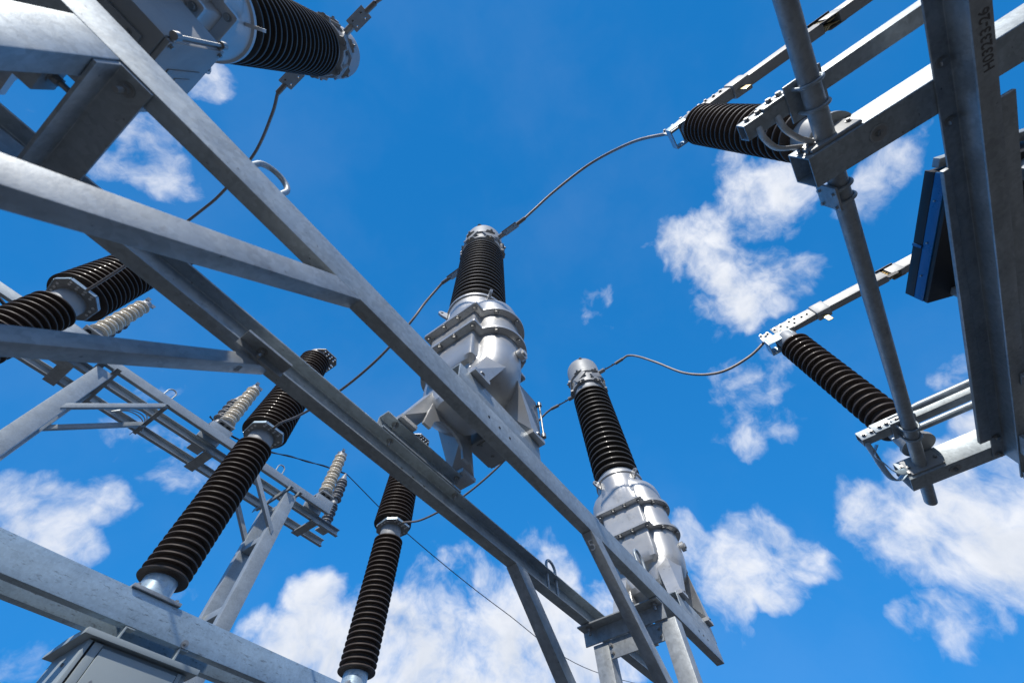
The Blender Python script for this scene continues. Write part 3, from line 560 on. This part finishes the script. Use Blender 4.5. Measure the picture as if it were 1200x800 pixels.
def make_disc(xc, xi, dx, label, strap):
    L0 = (xc, -1.36, 1.7095); r = thing('disconnector_pole', label, 'switch', L0, 'disconnector poles on the stencilled rail'); O = L0
    ye = -.8786
    bm = bmesh.new(); hollow(bm, rect(xc - .066, xc + .066, 1.7095, 1.8415), rect(xc - .060, xc + .060, 1.7155, 1.8355), 'Y', -3.3, ye); part('base_beam', bm, GALV, r, O, smooth=30, bevel=.002)
    for x, y in ((-.0665, -.905), (-.0665, -.905)): pass
    for z in (1.75, 1.80): bolt(r, (xc - .0665, -.905, z), (-1, 0, 0), .011, 'head', O)
    bolt(r, (xc, -1.125, 1.709), (0, 0, -1), .0125, 'washer', O)
    bm = bmesh.new(); cyl(bm, (xc, -1.125, 1.7088), (xc, -1.125, 1.7060), .034, 28); part('washer', bm, GALVW, r, O)
    bm = bmesh.new(); obox(bm, (xc - .0735, -1.0, ZQ), (.007, 0, 0), (0, .095, 0), (0, 0, .052)); br = part('bearing_plate', bm, CAP, r, O, bevel=.006)
    for y in (-1.08, -.925): bolt(r, (xc - .081, y, ZQ), (-1, 0, 0), .008, 'head', O)
    # post insulators
    for yi, vis in ((DY, True), (-2.95, False)):
        bm = bmesh.new(); lathe(bm, [(.04, 1.8425), (.098, 1.8425), (.098, 1.862), (.085, 1.872), (.080, 1.99), (.04, 1.991)], xi, yi, 40); part('insulator_base', bm, CAP, r, O)
        bm = bmesh.new(); lathe(bm, sheds(1.9915, 3.115, 20, .080, .080, .119, .125), xi, yi, 56); part('post_insulator', bm, BROWN, r, O, smooth=30)
        bm = bmesh.new(); lathe(bm, [(.03, 3.1155), (.083, 3.1155), (.086, 3.13), (.086, 3.215), (.080, 3.23), (0, 3.231)], xi, yi, 40); part('insulator_cap', bm, CEMENT, r, O)
    # current path: contact head, blade halves with contact fingers
    zt = 3.232
    bm = bmesh.new(); box(bm, xi - .065, xi + .065, -1.15, -.96, zt, zt + .012); hd = part('contact_head', bm, ALU, r, O, bevel=.002)
    bm = bmesh.new(); box(bm, xi - .072, xi - .0655, -1.10, -.885, zt - .07, zt + .02); box(bm, xi + .0655, xi + .072, -1.10, -.885, zt - .07, zt + .02); box(bm, xi - .072, xi + .072, -.8845, -.878, zt - .07, zt + .02); part('strap', bm, GALVR, hd, O, bevel=.002)
    lug = holed([(-.05, -.055), (.05, -.055), (.05, .03), (.03, .06), (-.03, .06), (-.05, .03)], [(0, .02, .013), (-.028, -.025, .009), (.028, -.025, .009)], .014, (xi - .03, -.93, zt + .068), (0, 1, 0), (0, 0, 1), 'lug', ALU, hd, O)
    for y, z in ((-.96, 3.345), (-.905, 3.36)): bolt(hd, (xi - .038, y, z), (-1, 0, 0), .010, 'head', O)
    z0, z1 = 3.275, 3.365
    bm = bmesh.new(); prism(bm, [(-1.00, 3.262), (-1.12, 3.245), (-1.36, 3.262), (-1.36, z1 + .006), (-1.00, z1 + .006)], 'X', xi - .044, xi - .036); part('side_plate', bm, ALU, r, O, bevel=.001)
    for y, z in ((-1.03, 3.345), (-1.09, 3.345), (-1.06, 3.295), (-1.12, 3.295), (-1.17, 3.35), (-1.22, 3.35), (-1.19, 3.30), (-1.27, 3.325), (-1.32, 3.325)): bolt(r, (xi - .0445, y, z), (-1, 0, 0), .010, 'head', O)
    bm = bmesh.new(); box(bm, xi - .0355, xi + .0355, -1.99, -1.02, z0, z1); box(bm, xi - .036, xi + .036, -1.99, -1.02, z1 - .004, z1 + .004); part('blade', bm, ALU, r, O, bevel=.003)
    bm = bmesh.new(); prism(bm, [(-.05, 3.255), (.05, 3.255), (.05, 3.385), (-.05, 3.385)], 'Y', -1.49, -1.37); bmesh.ops.translate(bm, verts=bm.verts, vec=(xi, 0, 0)); ck = part('clamp_block', bm, CAP, r, O, bevel=.012)
    bm = bmesh.new(); obox(bm, (xi - .005, -1.415, 3.200), (.004, 0, 0), (0, .022, 0), (0, 0, .048)); part('hanging_tag', bm, BRASS, ck, O, bevel=.003)
    bm = bmesh.new(); box(bm, xi - .038, xi + .038, -2.95, -2.09, z0 - .006, z1 + .004); box(bm, xi - .0385, xi - .033, -2.12, -2.02, z0 - .012, z1 + .008); box(bm, xi + .033, xi + .0385, -2.12, -2.02, z0 - .012, z1 + .008); part('blade', bm, ALU, r, O, bevel=.003)
    bm = bmesh.new()
    for z in (z0 + .012, z0 + .034, z0 + .056, z0 + .078):
        for x in (-.022, .022): tube(bm, catmull([(xi + x, -1.97, z), (xi + x * 1.25, -2.01, z), (xi + x * .6, -2.04, z), (xi + x * 1.2, -2.10, z)], 5), .006, 8)
    part('contact_finger', bm, BRASS, r, O)
    bm = bmesh.new(); prism(bm, [(xi - .05, z1 + .007), (xi + .05, z1 + .007), (xi + .05, z1 + .012), (xi - .05, z1 + .012)], 'Y', -2.10, -1.96); part('arc_horn', bm, BLACK, r, O)
    bm = bmesh.new(); prism(bm, [(xi - .045, z0 - .040), (xi - .03, z0 - .040), (xi - .036, z0 - .002), (xi - .039, z0 - .002)], 'Y', -2.05, -1.97); part('lower_arc_horn', bm, BLACK, r, O)
    # earthing blade clamped to the shaft
    xa = xc + dx; ya = -.755
    bm = bmesh.new(); hollow(bm, rect(xa - .033, xa + .033, 1.8205, 1.8825), rect(xa - .027, xa + .027, 1.8265, 1.8765), 'Y', -2.75, ya); eb = part('earthing_blade', bm, GALV, r, O, smooth=30, bevel=.0015)
    bm = bmesh.new(); obox(bm, (xa, -.99, 1.8155), (.075, 0, 0), (0, .07, 0), (0, 0, .0042)); obox(bm, (xa - .040, -.95, 1.852), (.006, 0, 0), (0, .11, 0), (0, 0, .031)); part('clamp_plate', bm, GALV, r, O, bevel=.002)
    for y in (-.785, -.83): bolt(r, (xa - .0335, y, 1.8515), (-1, 0, 0), .010, 'head', O)
    for y in (-.88, -.92, -.98): bolt(r, (xa - .0465, y, 1.852), (-1, 0, 0), .011, 'head', O)
    for d in (-.048, .048):
        bm = bmesh.new(); R_ = RP + .0075
        pts = [(xa + d, YP + R_, 1.850)] + [(xa + d, YP + R_ * math.cos(k * PI / 14), ZQ - R_ * math.sin(k * PI / 14)) for k in range(15)] + [(xa + d, YP - R_, 1.850)]
        tube(bm, pts, .0072, 12); part('u_bolt', bm, GALV, r, O)
    # second clamp on the shaft past the beam
    xq = xc + .185
    if not strap:
        bm = bmesh.new(); obox(bm, (xq - .015, YP + .048, ZQ), (.055, 0, 0), (0, .005, 0), (0, 0, .062)); part('stop_plate', bm, GALVW, r, O, bevel=.002)
    for d in ((-.04, .025) if not strap else ()):
        bm = bmesh.new(); R_ = RP + .0075
        pts = [(xq + d, YP + .062, ZQ - R_)] + [(xq + d, YP - R_ * math.sin(k * PI / 14), ZQ - R_ * math.cos(k * PI / 14)) for k in range(15)] + [(xq + d, YP + .062, ZQ + R_)]
        tube(bm, pts, .0072, 12); part('u_bolt', bm, GALV, r, O)
    if not strap:
        for k, (x0, y0) in enumerate(((xa + .005, -.80), (xa + .01, -.875))):
            p = catmull([(x0, y0, 1.817), (x0 + .045, y0 + .005, 1.785), (x0 + .11, y0 - .03, 1.79), (xc - .085, -.915 - .03 * k, 1.805 - .03 * k)], 10)
            bm = bmesh.new(); tube(bm, p, .0125, 14, flat=.62); part('earthing_braid', bm, BRAID, r, O)
            bm = bmesh.new(); obox(bm, (xc - .078, -.93 - .03 * k, 1.800 - .03 * k), (.004, 0, 0), (0, .028, 0), (0, 0, .011)); part('braid_lug', bm, ZINC, r, O, bevel=.002)
    else:
        for k in range(2):
            p = catmull([(xa + .06 * k, -.77 - .05 * k, 1.819), (xa + .09, -.775, 1.785), (xa + .16, -.775 - .02 * k, 1.755), (xc - .16, -.785 - .04 * k, 1.715 + .03 * k), (xc - .10, -.82 - .04 * k, 1.715 + .04 * k), (xc - .07, -.88 - .03 * k, 1.75 + .02 * k)], 10)
            bm = bmesh.new(); tube(bm, p, .020, 14, flat=.22); part('earthing_strap', bm, GALVR, r, O)
        for x, z in ((xa - .085, 1.845), (xa + .14, 1.862)):
            bm = bmesh.new(); cyl(bm, (x, -1.10, z), (x, -2.7, z), .021, 20); cyl(bm, (x, -1.02, z), (x, -1.105, z), .014, 16, .021); cyl(bm, (x, -.93, z), (x, -1.02, z), .007, 10); part('spring_rod', bm, GALV, r, O)
    return r
make_disc(.928, .905, -.255, 'disconnector pole with white earthing braids and an open square beam end', False)
make_disc(3.19, 3.05, -.41, 'disconnector pole with a looped metal strap and its slender ribbed insulator wholly in view', True)

# dark cabinet above the rail
ux, uy = V((.9566, .2915, 0)), V((.2915, -.9566, 0))
kp = V((1.385, -1.468, 1.872))
kl = tuple(kp + ux * .33 + uy * .3)
kb = thing('drive_cabinet', 'black boxy cabinet with a blue band along its side, hung askew over the stencilled rail', 'cabinet', kl)
def kbox(name, a0, a1, b0, b1, z0, z1, m, bevel=.003, root=kb):
    bm = bmesh.new(); obox(bm, kp + ux * (a0 + a1) / 2 + uy * (b0 + b1) / 2 + V((0, 0, (z0 + z1) / 2)), ux * (a1 - a0) / 2, uy * (b1 - b0) / 2, (0, 0, (z1 - z0) / 2)); return part(name, bm, m, root, kl, bevel=bevel)
kbox('housing', 0, .66, 0, .60, 0, .022, BLACK); kbox('housing', .004, .656, .004, .596, .0225, .128, BLACK)
kbox('blue_band', .002, .658, -.004, .0035, .023, .076, BLUE, .001)
kbox('side_panel', .0, .656, -.006, .0035, .0765, .128, BLACK, .002); kbox('joint_strip', .36, .375, -.010, -.0065, .077, .128, BLUE, .001)
for a in (.13, .34, .52): bm = bmesh.new(); p = kp + ux * a + uy * (-.0045) + V((0, 0, .055)); cyl(bm, p, p - uy * .004, .005, 10); part('screw', bm, ZINC, kb, kl)
kbox('mounting_bar', -.05, -.006, .02, .56, .09, .125, GALV); kbox('mounting_bar', .60, .64, .1, .50, -.155, -.002, GALVW)
bm = bmesh.new(); box(bm, 1.5, 1.56, -1.75, -1.68, 1.711, 1.871); part('stand_off', bm, GALVW, kb, kl)

# ================================================================== flexible conductors
CG = 'bare stranded conductors between the apparatus'
def wire(pts, label, r=.0125, n=10, m=CABLE, name='conductor', lobes=9):
    bm = bmesh.new(); tube(bm, catmull(pts, n), r, 27 if lobes else 10, lobes, 55.0); o = part(name, bm, m, None, (0, 0, 0), smooth=60); tag(o, label, 'cable', CG)
xa, xb, xc = CTX
wire([(xb, .36, 4.22), (xb, .25, 4.28), (xb, -.05, 4.42), (xb, -.47, 4.45), (xb - .01, -.82, 4.10), (xb - .015, -.98, 3.62), (.90, -.955, 3.36)], 'cable arching from the transformer between the braces to the disconnector with white braids')
wire([(xc, .36, 4.22), (xc, .28, 4.22), (xc, .18, 4.10), (xc, .04, 3.84), (xc, -.15, 3.46), (xc, -.40, 3.25), (xc, -.70, 3.245), (3.05, -.955, 3.33)], 'S-shaped cable from the transformer at the gantry end to the disconnector with a strap')
wire([(xb, 1.42, 4.055), (.98, 1.49, 4.00), (.985, 1.63, 3.84), (1.0, 1.80, 3.60), (1.03, 2.15, 3.36), (1.04, 2.62, 3.25), (1.05, 3.25, 3.36), (1.05, 3.68, 3.53), (1.06, 3.84, 3.565)], 'sagging cable ending on the breaker column that rises behind the cabinet')
wire([(xc, 1.42, 4.055), (xc + .005, 1.53, 4.03), (xc + .01, 1.78, 3.90), (3.08, 2.25, 3.60), (3.09, 2.85, 3.43), (3.10, 3.45, 3.43), (3.11, 3.84, 3.565)], 'sagging cable from the end transformer to the breaker column in front of the cloud')
wire([(xa, 1.42, 4.055), (-1.05, 1.62, 4.12), (-.975, 2.05, 4.25), (-.915, 2.5, 4.15), (-.915, 2.8, 4.08), (-.93, 3.3, 3.86), (-.95, 3.65, 3.66), (-.97, 3.84, 3.565)], 'cable hanging from the corner transformer and passing behind the gantry beams')
wire([(xa, .36, 4.22), (xa, .26, 4.28), (xa, .0, 4.46), (xa, -.6, 4.30), (xa, -1.0, 3.4)], 'short cable leaving the corner transformer through the upper picture edge')

# ================================================================== far gantry with surge arresters
fl = (1.0, 6.4, -1.55)
fg = thing('far_gantry', 'distant galvanised gantry of three parallel beams on battened legs beyond the breaker columns', 'gantry', fl)
F0, F1 = 4.845, 4.970
for y0, y1, xe in ((6.06, 6.12, 3.27), (6.46, 6.40, 3.78), (6.90, 6.84, 3.80)):
    bm = bmesh.new(); uchan(bm, 'X', -2.3, xe, y0, y1, F0, F1, .007, .009); part('beam', bm, GALVF, fg, fl, bevel=.002)
for xl in (-.66, 2.42):
    for y in (6.07, 6.60):
        bm = bmesh.new(); box(bm, xl, xl + .20, y, y + .10, -1.5, F0 - .075); part('leg', bm, GALVF, fg, fl, bevel=.003)
    for k in range(5):
        z = 3.95 - k * 1.0
        bm = bmesh.new(); box(bm, xl + .03, xl + .17, 6.1705, 6.5995, z, z + .10); part('batten', bm, GALVF, fg, fl, bevel=.002)
    for x in (xl - .02, xl + .16):
        bm = bmesh.new(); prism(bm, [(x, F0 - .074), (x + .006, F0 - .074), (x + .006, F0 - .009), (x + .07, F0 - .009), (x + .07, F0 - .001), (x, F0 - .001)], 'Y', 6.0, 6.95); part('cross_angle', bm, GALVW, fg, fl)
for xt, s in ((.30, 1), (1.70, -1)):
    for y in (6.06, 6.62):
        run = .72; bm = bmesh.new(); z = F0 - .002
        prism(bm, [(xt, z), (xt - s * .085, z), (xt - s * (run + .085), z - run), (xt - s * (run + .085), z - run - .085)], 'Y', y, y + .06); part('knee_brace', bm, GALVF, fg, fl, bevel=.002)
    bm = bmesh.new(); prism(bm, [(xt - .06, F0 - .06), (xt - .052, F0 - .06), (xt - .052, F0 - .008), (xt, F0 - .008), (xt, F0 - .001), (xt - .06, F0 - .001)], 'Y', 6.04, 6.92); part('cross_angle', bm, GALVW, fg, fl)
FX = (-1.03, 1.06, 3.14)
for x in FX:
    for y0, y1 in ((6.03, 6.47),):
        bm = bmesh.new(); box(bm, x - .20, x + .14, 6.07, 6.13, 4.9705, 5.075); box(bm, x - .20, x + .14, 6.38, 6.44, 4.9705, 5.075); box(bm, x - .20, x + .14, 6.07, 6.44, 5.0755, 5.085); part('seat', bm, GALVF, fg, fl, bevel=.002)
    bm = bmesh.new(); box(bm, x + .04, x + .19, 6.38, 6.93, F0 - .030, F0 - .001); part('seat', bm, GALVW, fg, fl, bevel=.002)
for x in (.18, 2.15):
    pts = [(x - .06, 6.09, F1 - .01)] + [(x - .06 * math.cos(k * PI / 10), 6.09, F1 + .10 + .06 * math.sin(k * PI / 10)) for k in range(11)] + [(x + .06, 6.09, F1 - .01)]
    bm = bmesh.new(); tube(bm, pts, .011, 10); part('lifting_loop', bm, GALVF, fg, fl)
for x0 in (.2,):
    for k in range(3):
        bm = bmesh.new(); tube(bm, catmull([(x0 - .35, 6.83, F0 + .03), (x0 - .2, 6.75, F0 + .12 + .03 * k), (x0, 6.70, F0 + .08 + .05 * k), (x0 + .12, 6.78, F0 - .02)], 8), .009, 8); part('wire_tail', bm, GALVF, fg, fl)
FG2 = 'beige surge arresters on the far gantry'
def make_arr(loc, label):
    r = thing('surge_arrester', label, 'insulator', loc, FG2)
    for a in range(4):
        bm = bmesh.new(); x, y = .085 * math.cos(PI / 4 + a * PI / 2), .085 * math.sin(PI / 4 + a * PI / 2); cyl(bm, (x, y, 0), (x, y, .12), .026, 12); cyl(bm, (x, y, .0), (x, y, .03), .038, 12); cyl(bm, (x, y, .09), (x, y, .12), .038, 12); part('insulating_foot', bm, BLACK, r)
    bm = bmesh.new(); box(bm, -.13, .13, -.13, .13, .1205, .140); lathe(bm, [(.03, .1405), (.085, .1405), (.075, .23), (.03, .231)], 0, 0, 28); part('base_flange', bm, CAP, r)
    bm = bmesh.new(); lathe(bm, sheds(.2315, 1.13, 13, .074, .066, .128, .112, .9), 0, 0, 40); part('insulator', bm, BEIGE, r, smooth=30)
    bm = bmesh.new(); lathe(bm, [(.03, 1.1305), (.07, 1.1305), (.072, 1.20), (.04, 1.215), (.03, 1.25), (0, 1.251)], 0, 0, 28); part('cap', bm, CAP, r)
    bm = bmesh.new()
    for a in range(3): obox(bm, (.075 * math.cos(a * 2.1), .075 * math.sin(a * 2.1), 1.225), (.028, 0, 0), (0, .012, 0), (0, 0, .03))
    part('terminal_lug', bm, ZINC, r)
    return r
ar = make_arr((FX[0], 6.25, 5.086), 'beige surge arrester beside the breaker column cut by the picture edge')
dup(ar, (FX[1], 6.25, 5.086), 'beige surge arrester just beside the breaker column that rises behind the cabinet')
dup(ar, (FX[2], 6.25, 5.086), 'beige surge arrester at the far end of the distant gantry beside a grey post')
def make_post(loc, label):
    r = thing('post_insulator', label, 'insulator', loc, 'grey post insulators behind the surge arresters')
    bm = bmesh.new(); box(bm, -.10, .10, -.10, .10, 0, .03); lathe(bm, [(.03, .0305), (.06, .0305), (.055, .12), (.03, .121)], 0, 0, 24); part('base_flange', bm, CAP, r)
    bm = bmesh.new(); lathe(bm, sheds(.1215, .59, 8, .060, .060, .108, .108, .85), 0, 0, 36); part('lower_insulator', bm, GREYP, r, smooth=30)
    bm = bmesh.new(); lathe(bm, [(.03, .5905), (.06, .5905), (.06, .67), (.03, .671)], 0, 0, 24); part('coupling', bm, CAP, r)
    bm = bmesh.new(); lathe(bm, sheds(.6715, 1.19, 8, .062, .060, .118, .110, .85), 0, 0, 36); part('upper_insulator', bm, GREYP, r, smooth=30)
    bm = bmesh.new(); lathe(bm, [(.03, 1.1905), (.06, 1.1905), (.055, 1.23), (.012, 1.36), (0, 1.362)], 0, 0, 24); part('pointed_cap', bm, ALU, r)
    return r
po = make_post((3.60, 6.66, 4.971), 'grey two-piece post insulator with a pointed white cap on the distant gantry')
dup(po, (1.02, 6.66, 4.971), 'grey post insulator half hidden behind a beige arrester, mid-length of the distant gantry')
dup(po, (-1.05, 6.66, 4.971), 'grey post insulator hidden behind the breaker column cut by the edge')
tip = (3.60, 6.66, 6.33)
for k in range(2):
    pass
pts = [(.85, 6.62, 5.55), (1.25, 6.64, 5.50), (1.92, 6.65, 5.66), (2.72, 6.65, 6.0), tip]
bm = bmesh.new(); tube(bm, catmull(pts, 8), .010, 8); tube(bm, [V(p) + V((0, .012 * math.sin(i * .9), .018 * math.cos(i * .9))) for i, p in enumerate(catmull(pts, 8))], .008, 8)
tag(part('service_cable', bm, THIN), 'thin dark twisted cable leading to the pointed grey post on the distant gantry', 'cable')
pts = [tip, (5.65, 6.65, 5.99), (9.2, 6.65, 5.80), (13.9, 6.65, 5.90), (24.0, 6.65, 8.0)]
bm = bmesh.new(); tube(bm, catmull(pts, 12), .0095, 8)
tag(part('overhead_wire', bm, THIN), 'thin dark wire running down in front of the large bottom cloud', 'cable')
bm = bmesh.new(); tube(bm, catmull([(-3.2, 4.3, 4.2), (-1.6, 4.1, 3.35), (-1.275, 4.06, 3.21), (-1.13, 4.06, 3.16)], 8), .012, 10)
tag(part('side_wire', bm, THIN), 'short black wire entering at the picture edge beside the big brown breaker column', 'cable')
